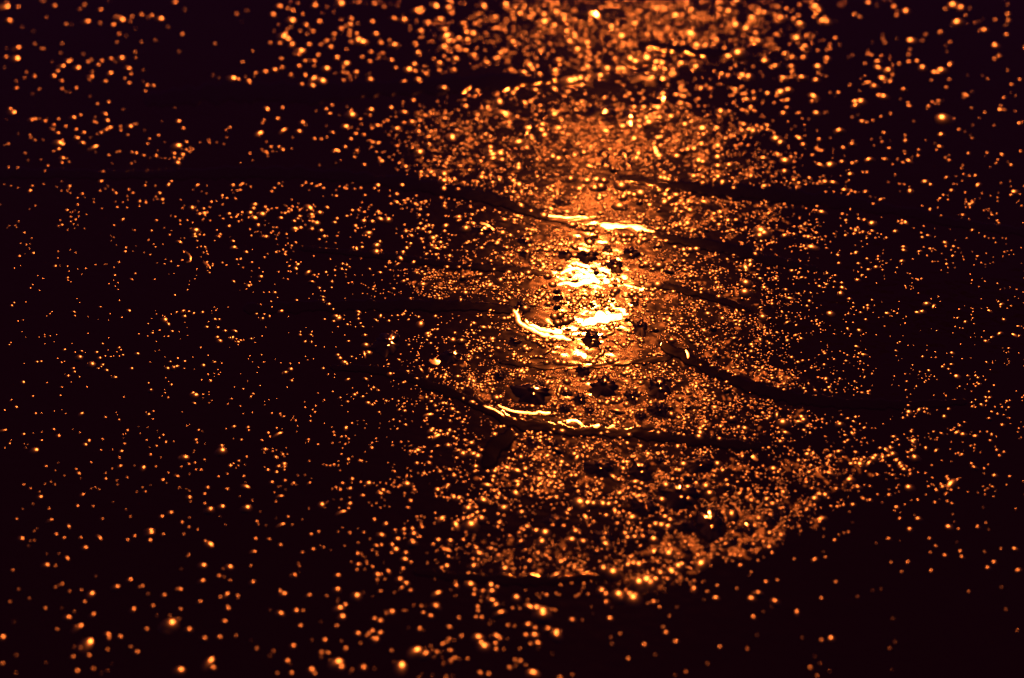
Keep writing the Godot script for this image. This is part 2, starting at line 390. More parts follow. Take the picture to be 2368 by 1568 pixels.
func beads_upper_centre() -> Array:
	return [
		[180, 70, 8], [630, 40, 11], [456, 48, 5], [1090, 164, 7], [1308, 112, 7], [1026, 100, 5], [934, 170, 6], [688, 338, 6], [904, 404, 6], [1110, 252, 6], [1170, 276, 6], [1130, 328, 7], [1270, 346, 8], [1196, 392, 7], [1046, 480, 7], [820, 514, 5],
		[1640, 192, 7], [1545, 286, 6], [1460, 216, 6], [1906, 228, 6], [1966, 124, 9], [2090, 84, 6], [2085, 268, 7], [2130, 360, 7], [2310, 84, 8], [1610, 478, 14], [1650, 496, 12], [1740, 470, 13], [1814, 490, 11], [1860, 500, 10], [1430, 540, 10], [1374, 600, 11], [1516, 548, 7],
		[1550, 546, 7], [1286, 606, 6], [1140, 640, 12], [1180, 636, 14], [1216, 634, 14], [1260, 636, 9], [2010, 502, 9], [2125, 532, 9], [2325, 590, 7], [1866, 626, 8], [1866, 746, 8], [1804, 552, 7], [1880, 556, 9], [1394, 900, 7], [1830, 848, 9], [1640, 850, 7], [1716, 846, 7],
		[1840, 930, 11], [1930, 920, 11], [2040, 985, 9], [2180, 1016, 12], [2290, 1010, 8], [2320, 880, 9], [1740, 930, 8], [1756, 962, 8], [1550, 996, 8], [1640, 1092, 9], [1826, 1090, 9], [1850, 1084, 8], [1792, 1138, 6], [1836, 1224, 8], [1976, 1230, 9], [2110, 1176, 9], [2060, 1180, 8],
		[2180, 1276, 11], [2150, 1262, 10], [2296, 1240, 10], [2300, 1150, 10], [2298, 1310, 9], [1850, 1394, 11], [1880, 1406, 10], [1910, 1420, 9], [1836, 1506, 9], [1886, 1540, 9], [1964, 1530, 8], [1690, 1530, 13], [1540, 1466, 12], [1366, 1560, 9], [1384, 1470, 12], [1330, 1476, 10], [1210, 1486, 8],
		[1245, 1205, 9], [1000, 1234, 7], [1046, 1246, 7], [920, 980, 7], [800, 1006, 6], [936, 1064, 7], [1080, 1050, 6], [1070, 950, 6], [1120, 920, 5], [1014, 902, 8], [612, 890, 8], [580, 800, 7], [864, 716, 8], [410, 722, 7], [316, 836, 6], [490, 848, 5], [140, 696, 6], [1020, 560, 7], [1416, 1030, 6],
		[510, 1166, 10], [512, 1200, 10], [586, 1202, 7], [530, 1250, 7], [730, 1320, 7], [730, 1120, 8], [796, 1160, 5], [656, 1236, 6], [880, 1390, 7], [730, 1450, 7], [434, 1270, 6], [166, 1284, 5], [346, 1338, 5], [28, 1140, 7], [1400, 1215, 6], [1560, 1215, 6], [1418, 1298, 6], [1588, 1290, 6],
	]


func beads_upper_right() -> Array:
	return [
		[30, 95, 9], [95, 10, 7], [216, 145, 6], [170, 225, 6], [85, 196, 6], [272, 98, 5], [440, 146, 6], [590, 190, 6], [714, 60, 7], [740, 90, 7], [770, 168, 11], [800, 172, 10], [568, 302, 7], [260, 330, 7], [106, 428, 12], [30, 446, 11], [316, 478, 6], [396, 522, 5],
		[732, 524, 6], [804, 462, 5], [620, 452, 5], [456, 618, 7], [606, 614, 7], [716, 632, 7], [186, 606, 10], [138, 596, 7], [442, 724, 10], [500, 708, 7], [230, 782, 6], [170, 784, 5], [698, 760, 6], [1072, 798, 11], [1026, 834, 8], [1206, 536, 6], [1204, 484, 5], [1286, 554, 7],
		[1176, 680, 6], [1236, 614, 4], [1300, 640, 4], [1250, 760, 6], [1210, 748, 5], [1404, 706, 6], [1470, 318, 6], [1552, 534, 8], [1706, 552, 7], [1680, 570, 5], [1650, 568, 5], [1770, 502, 4], [1424, 90, 5], [1692, 258, 5], [1834, 176, 7], [1800, 40, 6], [1856, 62, 6],
		[2040, 238, 5], [2128, 360, 5], [2156, 446, 5], [2212, 276, 4], [2120, 156, 3], [2228, 160, 3], [1762, 626, 4], [1720, 936, 12], [1452, 834, 4], [1600, 836, 5], [1736, 686, 3], [1676, 790, 3], [720, 888, 6], [580, 890, 5], [460, 890, 5], [486, 850, 5], [1078, 956, 6], [150, 984, 7],
		[134, 1036, 8], [222, 1036, 9], [288, 1008, 6], [404, 1090, 11], [440, 1120, 8], [900, 1030, 8], [1000, 1136, 7], [930, 1160, 5], [740, 1096, 5], [616, 1136, 5], [720, 1166, 5], [306, 1246, 7], [478, 1262, 9], [545, 1272, 4], [36, 1300, 10], [832, 1290, 7], [688, 1220, 5], [920, 1270, 5],
		[750, 1296, 6], [1136, 1256, 7], [1260, 1250, 5], [1446, 1264, 5], [1232, 1114, 4], [1290, 1166, 5], [1700, 1056, 6], [1690, 1150, 4], [1762, 1262, 5], [1912, 1204, 4], [1418, 1106, 5], [2194, 864, 4], [2128, 1284, 4], [2315, 626, 3], [2315, 966, 3], [470, 1350, 8], [206, 1384, 7],
		[788, 1430, 7], [854, 1434, 6], [988, 1364, 5], [942, 1490, 6], [1106, 1506, 6], [1456, 1500, 7], [1576, 1430, 8], [1740, 1396, 6], [1780, 1496, 6], [1968, 1380, 5], [1918, 1384, 5], [1990, 1450, 5], [2280, 1504, 6], [2246, 1530, 5], [540, 1416, 6], [580, 1440, 6], [70, 1476, 6],
	]


func beads_right() -> Array:
	return [
		[290, 250, 16], [312, 268, 14], [276, 290, 12], [168, 660, 14], [160, 730, 14], [300, 920, 10], [764, 100, 8], [1164, 36, 6], [1160, 184, 8], [1340, 250, 7], [1028, 244, 7], [1084, 256, 7], [346, 112, 8], [240, 428, 7], [200, 484, 9], [166, 534, 8], [470, 286, 9], [544, 272, 6],
		[658, 292, 7], [690, 374, 8], [402, 620, 7], [346, 546, 7], [1926, 38, 6], [1610, 76, 5], [1404, 372, 8], [1612, 386, 5], [1730, 340, 7], [1796, 368, 5], [1944, 238, 5], [1550, 296, 5], [1116, 464, 5], [1050, 500, 5], [1188, 530, 6], [1392, 480, 5], [1042, 630, 6], [924, 690, 7],
		[910, 734, 8], [674, 734, 6], [516, 776, 8], [830, 892, 9], [646, 836, 6], [978, 780, 7], [312, 690, 7], [1588, 820, 10], [1550, 880, 9], [1516, 884, 6], [1640, 834, 5], [1278, 890, 5], [1354, 892, 4], [1840, 858, 4], [1888, 958, 6], [2190, 940, 6], [2160, 1050, 7], [2310, 1066, 5], [2278, 1062, 5],
		[2052, 1110, 7], [2040, 640, 4], [1056, 1024, 5], [964, 1012, 5], [1106, 940, 5], [96, 1230, 9], [74, 1088, 8], [88, 980, 8], [350, 1128, 7], [780, 1296, 6], [680, 1320, 5], [794, 1408, 8], [862, 1436, 6], [902, 1404, 5], [1656, 1240, 5], [1710, 1310, 5], [1756, 1330, 5], [1780, 1290, 5], [1824, 1384, 6],
		[1996, 1446, 5], [2054, 1276, 5], [2080, 1552, 6], [2048, 1552, 5], [466, 1490, 6], [420, 1470, 6], [466, 1446, 7],
	]


func beads_lower_right() -> Array:
	return [
		[160, 422, 8], [460, 384, 14], [446, 384, 12], [620, 360, 10], [590, 374, 8], [570, 374, 7], [606, 336, 7], [408, 320, 7], [916, 318, 7], [966, 346, 6], [1014, 370, 5], [766, 350, 5], [386, 742, 8], [300, 578, 6], [346, 574, 6], [662, 770, 7], [830, 780, 8], [830, 640, 6], [806, 696, 5],
		[660, 596, 6], [650, 626, 6], [696, 620, 5], [516, 598, 5], [1220, 578, 7], [1300, 578, 7], [1322, 626, 9], [1170, 664, 11], [1240, 652, 8], [1186, 640, 7], [1096, 656, 6], [1134, 694, 8], [1068, 704, 7], [1290, 640, 7], [1350, 676, 7], [1374, 700, 7], [1390, 720, 7], [1410, 746, 6], [1494, 656, 11],
		[1480, 530, 6], [1330, 490, 7], [1578, 576, 5], [1660, 594, 5], [1440, 244, 6], [1450, 294, 7], [1526, 276, 7], [1724, 328, 6], [1872, 470, 8], [1970, 482, 6], [2074, 346, 7], [2180, 394, 5], [2084, 180, 7], [2050, 178, 6], [2236, 204, 5], [2084, 520, 5], [1960, 730, 7], [1938, 700, 5], [2120, 790, 5], [2236, 800, 5],
		[1754, 824, 7], [1782, 856, 8], [1712, 884, 7], [1450, 888, 8], [1046, 886, 7], [986, 824, 7], [1290, 944, 5], [1140, 986, 5], [1088, 974, 5], [1006, 1022, 5], [790, 950, 7], [812, 970, 5], [710, 974, 7], [876, 896, 6], [460, 926, 7], [210, 990, 7], [330, 980, 7], [376, 1020, 8], [704, 1026, 5], [760, 1134, 7],
		[744, 1158, 6], [1650, 1004, 5], [1784, 1012, 4], [1350, 1040, 4], [1520, 1132, 6], [1372, 1130, 5], [1762, 1196, 6], [1452, 1214, 5], [1986, 1194, 4], [1286, 1288, 4], [1186, 1324, 3], [970, 1234, 4], [936, 1242, 3], [1606, 1286, 4], [1656, 1346, 4], [1612, 1394, 3], [1728, 1418, 4], [1846, 1384, 4], [1862, 1432, 4],
		[350, 1360, 8], [442, 1264, 6], [352, 1248, 7], [706, 1454, 6], [790, 1432, 3], [260, 1458, 3], [122, 1500, 6], [2280, 1368, 5], [2166, 1364, 3], [2114, 1472, 4], [2064, 1516, 4], [2306, 1534, 5], [1436, 1470, 3], [1386, 1546, 3], [1620, 1536, 3], [2040, 1390, 3], [544, 1446, 3],
	]


func beads_lower_middle() -> Array:
	return [
		[76, 22, 5], [36, 146, 5], [266, 40, 4], [526, 46, 6], [728, 44, 7], [476, 76, 4], [362, 210, 5], [582, 204, 5], [516, 272, 5], [684, 140, 6], [822, 122, 6], [844, 98, 5], [1030, 50, 8], [1092, 98, 6], [1270, 98, 6], [1262, 152, 4], [1040, 236, 5], [1302, 328, 6], [1510, 244, 9], [1660, 60, 7],
		[1720, 108, 6], [1756, 126, 7], [1898, 36, 7], [1630, 180, 7], [1790, 240, 7], [1616, 328, 7], [1530, 378, 10], [1556, 390, 9], [1746, 388, 7], [1748, 286, 5], [1928, 276, 7], [940, 414, 6], [1006, 406, 5], [1084, 444, 8], [1076, 404, 5], [830, 452, 7], [864, 362, 5], [1150, 390, 5], [958, 480, 5], [916, 526, 4],
		[942, 564, 5], [1022, 594, 6], [1014, 640, 5], [1276, 492, 5], [1374, 492, 6], [1324, 560, 4], [650, 510, 3], [646, 596, 4], [650, 684, 6], [716, 658, 4], [640, 724, 4], [296, 560, 4], [378, 546, 3], [152, 764, 5], [42, 370, 4], [100, 304, 3], [280, 442, 3], [340, 424, 3], [1600, 598, 8], [1576, 552, 6],
		[1690, 560, 6], [1750, 614, 6], [1554, 700, 8], [1306, 712, 6], [1342, 692, 5], [1800, 714, 6], [1960, 708, 4], [2092, 510, 7], [2114, 436, 8], [2176, 334, 7], [2180, 372, 5], [2240, 664, 6], [2266, 650, 5], [2198, 766, 6], [2060, 596, 6], [1530, 840, 6], [1420, 846, 5], [1564, 880, 5], [1626, 890, 5], [1696, 894, 6],
		[1692, 848, 6], [1740, 858, 5], [1266, 910, 6], [1060, 890, 6], [1026, 832, 6], [976, 800, 7], [802, 764, 6], [888, 736, 4], [488, 768, 5], [484, 880, 6], [636, 934, 11], [262, 926, 5], [62, 912, 5], [498, 1028, 7], [546, 996, 4], [522, 1092, 5], [40, 1068, 6], [162, 1044, 4], [776, 1106, 4], [822, 1124, 5],
		[912, 1054, 5], [1008, 1044, 4], [1258, 1014, 7], [1218, 1086, 5], [1132, 1188, 4], [1890, 942, 6], [1700, 968, 8], [1728, 1002, 6], [1762, 1064, 8], [1590, 1044, 4], [1620, 1098, 4], [1440, 1102, 4], [2050, 1030, 9], [2096, 1060, 14], [2098, 1084, 13], [2006, 1020, 6], [2048, 1070, 6], [1980, 1158, 6], [2040, 1180, 5], [2136, 1190, 6],
		[2206, 1220, 11], [2206, 1240, 10], [2034, 1240, 7], [1966, 1236, 4], [2330, 1120, 6], [2060, 1296, 4], [1590, 1260, 8], [1614, 1306, 10], [1636, 1330, 8], [1736, 1250, 8], [1760, 1268, 6], [1732, 1350, 4], [1726, 1302, 4], [1460, 1244, 4], [1370, 1360, 5], [1366, 1168, 3], [760, 1204, 4], [820, 1216, 3], [790, 1276, 6], [770, 1264, 5],
		[646, 1222, 4], [388, 1274, 4], [196, 1160, 4], [138, 1320, 4], [362, 1370, 4], [1096, 1366, 6], [1174, 1390, 7], [476, 1456, 6], [514, 1488, 5], [690, 1494, 6], [282, 1510, 4], [984, 1490, 7], [1610, 1534, 4], [2022, 1536, 5], [92, 1436, 3], [520, 1280, 2], [670, 1294, 2], [480, 1160, 3], [124, 1532, 3],
	]


func beads_lower_left() -> Array:
	return [
		[68, 352, 3], [80, 336, 3], [88, 46, 5], [106, 22, 4], [574, 96, 6], [582, 126, 5], [562, 342, 3], [634, 404, 6], [618, 456, 10], [712, 508, 10], [800, 344, 5], [752, 410, 4], [776, 456, 5], [862, 446, 4], [928, 376, 4], [958, 432, 4], [912, 408, 3], [1072, 424, 6], [1028, 538, 5], [896, 610, 7], [830, 552, 5],
		[792, 524, 4], [798, 508, 4], [528, 600, 6], [568, 538, 4], [578, 564, 4], [620, 602, 3], [554, 644, 3], [478, 492, 5], [478, 686, 4], [316, 484, 5], [284, 486, 5], [186, 500, 3], [176, 646, 6], [252, 756, 4], [82, 788, 3], [122, 840, 4], [276, 892, 5], [322, 888, 3], [632, 896, 6], [822, 922, 5], [930, 940, 3],
		[1160, 900, 5], [1180, 712, 8], [1160, 652, 3], [1332, 488, 5], [1444, 482, 5], [1308, 538, 7], [1358, 534, 8], [1378, 528, 8], [1442, 540, 4], [1590, 514, 6], [1676, 490, 5], [1736, 498, 4], [1628, 586, 5], [1646, 636, 4], [1578, 628, 3], [1524, 750, 8], [1504, 734, 5], [1340, 666, 4], [1290, 708, 3], [1316, 766, 4],
		[1426, 880, 3], [1518, 808, 3], [1588, 742, 3], [1904, 700, 4], [1964, 764, 5], [1980, 736, 4], [1882, 834, 4], [1828, 998, 6], [1940, 1002, 5], [1948, 1028, 5], [1770, 1012, 3], [2066, 490, 5], [2240, 572, 5], [2274, 544, 5], [2220, 920, 5], [2100, 1046, 6], [2176, 1056, 7], [1532, 1100, 5], [1540, 1124, 4], [1734, 1150, 7],
		[1732, 1190, 11], [1706, 1212, 4], [1440, 1238, 9], [1412, 1240, 5], [1276, 1062, 4], [996, 1026, 5], [972, 1130, 4], [1146, 1102, 4], [1176, 1216, 4], [946, 1188, 4], [932, 1238, 4], [936, 1308, 6], [1118, 1320, 7], [800, 1092, 4], [692, 1106, 5], [662, 1136, 6], [710, 1276, 4], [416, 1018, 6], [452, 1066, 5],
		[320, 1102, 4], [264, 1180, 7], [322, 1038, 3], [10, 1030, 6], [354, 1306, 3], [612, 1362, 5], [592, 1328, 3], [824, 1404, 4], [398, 1428, 3], [308, 1546, 5], [992, 1392, 3], [1220, 1306, 3], [1476, 1290, 4], [1524, 1280, 4], [1574, 1336, 5], [1600, 1254, 4], [1380, 1380, 4], [1870, 1266, 5], [1930, 1234, 5],
		[1910, 1384, 4], [1922, 1466, 6], [1776, 1486, 5], [1622, 1474, 4], [2072, 1176, 6], [2134, 1190, 4], [2214, 1216, 6], [2160, 1236, 5], [2222, 1290, 6], [2226, 1316, 6], [2180, 1308, 5], [2096, 1338, 6], [2232, 1420, 6], [2128, 1432, 5], [2192, 1542, 5], [1480, 1552, 6], [1136, 1506, 4], [640, 1528, 3],
	]


func beads_bottom_left() -> Array:
	return [
		[310, 176, 5], [400, 56, 3], [826, 34, 4], [605, 246, 4], [126, 348, 4], [386, 360, 4], [160, 500, 4], [434, 468, 4], [496, 496, 3], [536, 406, 4], [660, 576, 5], [522, 654, 3], [352, 710, 4], [432, 712, 2], [776, 492, 4], [796, 344, 3], [996, 514, 5], [1050, 480, 3], [1170, 444, 7], [1172, 464, 7], [1172, 516, 4],
		[1332, 300, 6], [1262, 328, 4], [1424, 374, 4], [1478, 412, 4], [1640, 280, 9], [1930, 266, 9], [1734, 252, 6], [1602, 230, 5], [1604, 520, 3], [1636, 546, 5], [1012, 826, 4], [904, 884, 6], [706, 942, 6], [658, 998, 3], [1090, 880, 2], [524, 1122, 5], [602, 1204, 5], [722, 1100, 4], [580, 1076, 2], [444, 1212, 3], [672, 1336, 7],
		[630, 1362, 5], [690, 1420, 3], [566, 1432, 4], [598, 1540, 3], [836, 1254, 4], [850, 1284, 4], [938, 1274, 5], [1040, 1060, 5], [1144, 1216, 5], [1324, 1184, 14], [1306, 1214, 7], [1476, 1222, 6], [1280, 946, 4], [1404, 896, 3], [1410, 1054, 3], [1584, 714, 6], [1580, 838, 5], [1562, 1002, 5], [1770, 946, 5], [1860, 950, 3],
		[1784, 1054, 5], [1754, 1148, 3], [1600, 1288, 5], [1718, 1278, 4], [1022, 1350, 3], [1068, 1392, 4], [1400, 1542, 6], [1630, 1482, 7], [1664, 1518, 5], [1794, 726, 6], [1802, 830, 3], [1710, 796, 3], [1978, 850, 6], [2000, 502, 4], [2106, 508, 5], [2196, 552, 4], [8, 1280, 6], [10, 1484, 3], [76, 996, 2], [226, 968, 2],
	]


func beads_bottom_right() -> Array:   # the tile of 1000 x 700 photograph pixels, 2240 wide
	return [
		[910, 808, 8], [1262, 818, 8], [1416, 770, 4], [1520, 655, 8], [1626, 548, 7], [1524, 530, 7], [1926, 766, 6], [2022, 740, 3], [1742, 756, 3], [1490, 962, 4], [1050, 996, 3], [964, 1048, 3], [1042, 1106, 4], [1420, 1066, 8], [1362, 1114, 6], [1572, 1142, 8], [1766, 1236, 5], [1378, 1278, 3], [1986, 1110, 3],
		[564, 1366, 3], [592, 1418, 4], [398, 1528, 5], [680, 1502, 5], [182, 1426, 2], [1076, 1546, 3], [2116, 962, 3], [2076, 1470, 4], [1988, 1484, 3], [90, 1290, 4], [118, 890, 16], [104, 884, 14], [358, 1004, 14], [352, 984, 12], [420, 960, 13], [450, 980, 14], [500, 950, 10], [170, 1090, 12], [186, 1108, 11], [266, 1084, 10],
		[300, 1122, 12], [50, 1080, 7], [16, 1050, 11], [32, 850, 10], [350, 812, 10], [302, 800, 7], [250, 816, 7], [640, 866, 11], [648, 882, 10], [706, 828, 8], [620, 714, 10], [544, 890, 7], [480, 690, 6], [490, 680, 6], [482, 586, 9], [386, 566, 7], [630, 416, 10], [586, 384, 8], [552, 458, 8], [500, 446, 7], [612, 466, 7],
		[590, 104, 9], [790, 120, 10], [956, 112, 10], [984, 170, 8], [558, 240, 9], [790, 222, 9], [1000, 410, 10], [1012, 470, 7], [400, 268, 9], [424, 316, 7], [80, 272, 10], [26, 272, 10], [1132, 54, 7], [1416, 158, 5], [1360, 236, 8], [1496, 228, 7], [1540, 266, 7], [1646, 162, 6], [1184, 360, 7], [1550, 384, 7], [1900, 130, 6], [2022, 190, 6], [2120, 130, 5],
	]


func beads_centre() -> Array:
	return [
		[145, 50, 9], [230, 40, 7], [410, 62, 6], [440, 20, 6], [735, 78, 8], [665, 30, 7], [690, 50, 7], [870, 115, 7], [960, 105, 7], [1000, 95, 8], [1140, 35, 10], [1270, 45, 9], [1345, 35, 7], [1402, 50, 9], [1540, 90, 12], [1380, 100, 12], [1370, 165, 8], [1210, 112, 8], [1180, 180, 6], [1525, 250, 14],
		[1555, 180, 11], [1690, 150, 13], [1600, 150, 9], [1640, 160, 10], [1835, 130, 9], [1885, 160, 9], [1920, 185, 7], [1970, 160, 8], [1880, 215, 10], [1850, 30, 10], [1910, 45, 9], [2110, 15, 8], [2180, 65, 7], [2300, 15, 7], [2270, 45, 7], [2105, 180, 6], [2190, 215, 7], [2260, 180, 6], [2080, 280, 8], [2060, 385, 10],
		[2010, 295, 7], [1910, 465, 8], [635, 138, 7], [750, 240, 7], [865, 220, 6], [945, 260, 7], [985, 270, 7], [830, 285, 6], [930, 320, 11], [150, 250, 7], [355, 260, 8], [465, 270, 6], [160, 400, 7], [250, 335, 6], [318, 425, 11], [605, 458, 10], [620, 355, 7], [755, 340, 7], [440, 465, 6], [85, 485, 6],
		[150, 575, 7], [190, 640, 8], [50, 555, 6], [10, 625, 7], [550, 615, 7], [560, 545, 6], [640, 575, 8], [660, 662, 7], [515, 680, 8], [800, 510, 9], [765, 500, 6], [800, 608, 9], [1120, 500, 5], [1155, 395, 11], [1250, 430, 8], [1300, 430, 9], [1290, 525, 8], [940, 590, 9], [1000, 575, 6], [1010, 630, 6],
		[1270, 645, 8], [1615, 630, 8], [1490, 725, 9], [1440, 440, 8], [1500, 470, 9], [1560, 480, 9], [1620, 480, 9], [1690, 480, 9], [1720, 510, 8], [1830, 520, 7], [1890, 520, 7], [1960, 570, 7], [2030, 590, 9], [2080, 590, 9], [2130, 580, 7], [2030, 680, 8], [1835, 715, 12], [1730, 700, 12], [1825, 865, 14], [1700, 850, 8],
		[265, 725, 7], [170, 725, 6], [350, 720, 7], [80, 765, 6], [540, 745, 6], [590, 825, 7], [690, 815, 8], [810, 770, 10], [840, 740, 6], [930, 725, 7], [960, 800, 10], [1000, 860, 10], [570, 885, 7], [430, 940, 8], [315, 930, 9], [190, 850, 6], [225, 840, 6], [500, 840, 7], [480, 860, 7], [660, 965, 8],
		[680, 930, 7], [620, 990, 8], [280, 985, 7], [590, 1010, 6], [785, 1050, 11], [740, 1035, 6], [970, 1015, 10], [960, 965, 8], [1080, 1005, 8], [1130, 970, 9], [1015, 1110, 11], [1060, 1105, 11], [1100, 1150, 11], [1040, 1165, 11], [1140, 1135, 11], [1620, 945, 9], [1690, 945, 9], [1650, 975, 9], [1770, 935, 8], [1740, 980, 8],
		[1620, 1150, 8], [1720, 1190, 6], [1935, 1170, 9], [1910, 1220, 7], [1930, 1095, 6], [2190, 1000, 6], [2220, 1090, 9], [2165, 925, 6], [2120, 910, 6], [2305, 960, 9], [2335, 1130, 9], [2190, 1225, 8], [2075, 1270, 9], [2090, 1305, 8], [1935, 1300, 10], [1980, 1200, 6], [1305, 1270, 9], [1315, 1320, 8], [1630, 1240, 7], [1690, 1290, 7],
		[1625, 1295, 6], [80, 1110, 6], [55, 1220, 7], [455, 1200, 8], [380, 1165, 7], [410, 1110, 5], [505, 1105, 6], [440, 1105, 6], [620, 1130, 9], [650, 1125, 7], [690, 1110, 7], [380, 1245, 7], [525, 1290, 8], [285, 1305, 11], [215, 1295, 7], [710, 1295, 9], [650, 1210, 7], [805, 1280, 7], [880, 1295, 8], [955, 1300, 8],
		[975, 1275, 7], [1015, 1300, 8], [500, 1345, 6], [425, 1370, 9], [360, 1390, 8], [385, 1380, 7], [190, 1415, 8], [695, 1430, 8], [830, 1430, 7], [870, 1425, 7], [960, 1390, 7], [820, 1475, 8], [955, 1475, 9], [1040, 1470, 10], [1090, 1475, 9], [1320, 1470, 10], [1375, 1410, 8], [1455, 1465, 10], [1495, 1455, 9], [2255, 1500, 8],
		[2160, 1495, 6],
	]


func beads_below_centre() -> Array:
	return [
		[150, 220, 7], [255, 210, 6], [345, 255, 6], [435, 275, 7], [505, 270, 8], [525, 335, 7], [180, 255, 5], [250, 300, 5], [285, 265, 5], [560, 380, 10], [590, 375, 8], [300, 385, 7], [370, 412, 7], [405, 430, 6], [10, 375, 7], [25, 510, 6], [80, 440, 5], [45, 640, 8], [10, 540, 6], [190, 635, 7],
		[175, 662, 6], [250, 545, 6], [120, 540, 5], [55, 690, 6], [85, 680, 6], [30, 690, 5], [95, 760, 7], [180, 755, 8], [255, 795, 7], [295, 820, 10], [375, 820, 8], [410, 840, 10], [440, 790, 6], [345, 790, 5], [310, 710, 5], [245, 850, 5], [30, 890, 7], [190, 940, 5], [225, 990, 7], [395, 920, 7],
		[435, 1020, 5], [490, 955, 6], [545, 960, 8], [600, 935, 5], [535, 1000, 7], [530, 1030, 6], [485, 1065, 8], [645, 995, 7], [540, 1110, 7], [580, 1135, 7], [565, 1165, 5], [750, 850, 9], [785, 945, 10], [790, 990, 7], [720, 1040, 8], [725, 1065, 6], [710, 1130, 7], [830, 1150, 6], [95, 1100, 6], [88, 1155, 6],
		[335, 1250, 9], [455, 1185, 8], [615, 1245, 8], [405, 1280, 6], [460, 1270, 6], [440, 1330, 9], [355, 1385, 12], [380, 1395, 9], [300, 1330, 6], [125, 1330, 6], [240, 1380, 6], [580, 1360, 6], [570, 1395, 6], [755, 1280, 7], [1000, 1335, 8], [1000, 1380, 6], [915, 1510, 10], [940, 1440, 9], [870, 1425, 7], [800, 1390, 7],
		[100, 1495, 6], [195, 1500, 6], [1070, 885, 7], [1062, 910, 6], [1015, 970, 7], [1010, 1000, 7], [980, 1050, 7], [925, 910, 6], [955, 965, 6], [890, 1025, 7], [885, 1070, 5], [1145, 990, 7], [1180, 990, 7], [1205, 970, 6], [1170, 825, 9], [1190, 850, 7], [1245, 770, 7], [1290, 780, 7], [1185, 1080, 8], [1200, 1115, 6],
		[1030, 1165, 7], [1480, 1005, 8], [1385, 1020, 6], [1555, 940, 9], [1650, 1040, 8], [1700, 1055, 8], [1555, 885, 7], [1585, 885, 6], [1750, 820, 7], [1690, 760, 6], [1525, 1130, 8], [1555, 1180, 8], [1460, 1170, 6], [1680, 1150, 7], [1640, 1140, 6], [1890, 1070, 11], [1860, 1185, 9], [2205, 1075, 10], [2235, 1130, 9], [2030, 900, 8],
		[1995, 955, 9], [1970, 945, 7], [2295, 900, 9], [2275, 960, 7], [1215, 1205, 13], [1230, 1225, 11], [1320, 1215, 10], [1395, 1218, 10], [1440, 1220, 11], [1270, 1205, 7], [1625, 1320, 8], [1420, 1305, 7], [1510, 1370, 7], [1520, 1285, 5], [1325, 1350, 5], [1405, 1485, 8], [1420, 1530, 7], [1570, 1450, 8], [1590, 1480, 7], [1710, 1475, 8],
		[1795, 1490, 10], [1150, 1495, 9], [1240, 1510, 9], [1180, 1430, 8], [2160, 660, 10], [2150, 685, 9], [1830, 655, 8], [1880, 640, 7], [1990, 660, 6], [2030, 670, 6], [2320, 605, 8], [2310, 700, 6], [2275, 455, 8], [2065, 340, 9], [2100, 280, 8], [2130, 270, 8], [1995, 250, 8], [2200, 330, 6], [1640, 205, 10], [1615, 170, 9],
		[1690, 260, 7], [1650, 300, 6], [1885, 345, 6], [1660, 390, 5], [1425, 420, 9], [1370, 410, 8], [1475, 400, 10], [1520, 395, 10], [1580, 430, 9], [1420, 185, 9], [1310, 185, 6], [1110, 250, 10], [1085, 290, 6], [1240, 235, 8], [740, 210, 8], [690, 205, 6], [1010, 630, 8], [1075, 640, 9], [1320, 695, 7], [1380, 660, 8],
		[1430, 650, 7], [1600, 670, 7], [1660, 590, 6], [1555, 550, 7], [715, 670, 7], [780, 665, 7], [835, 655, 6], [985, 655, 6], [905, 690, 6], [740, 750, 7], [690, 790, 6], [545, 665, 7],
	]


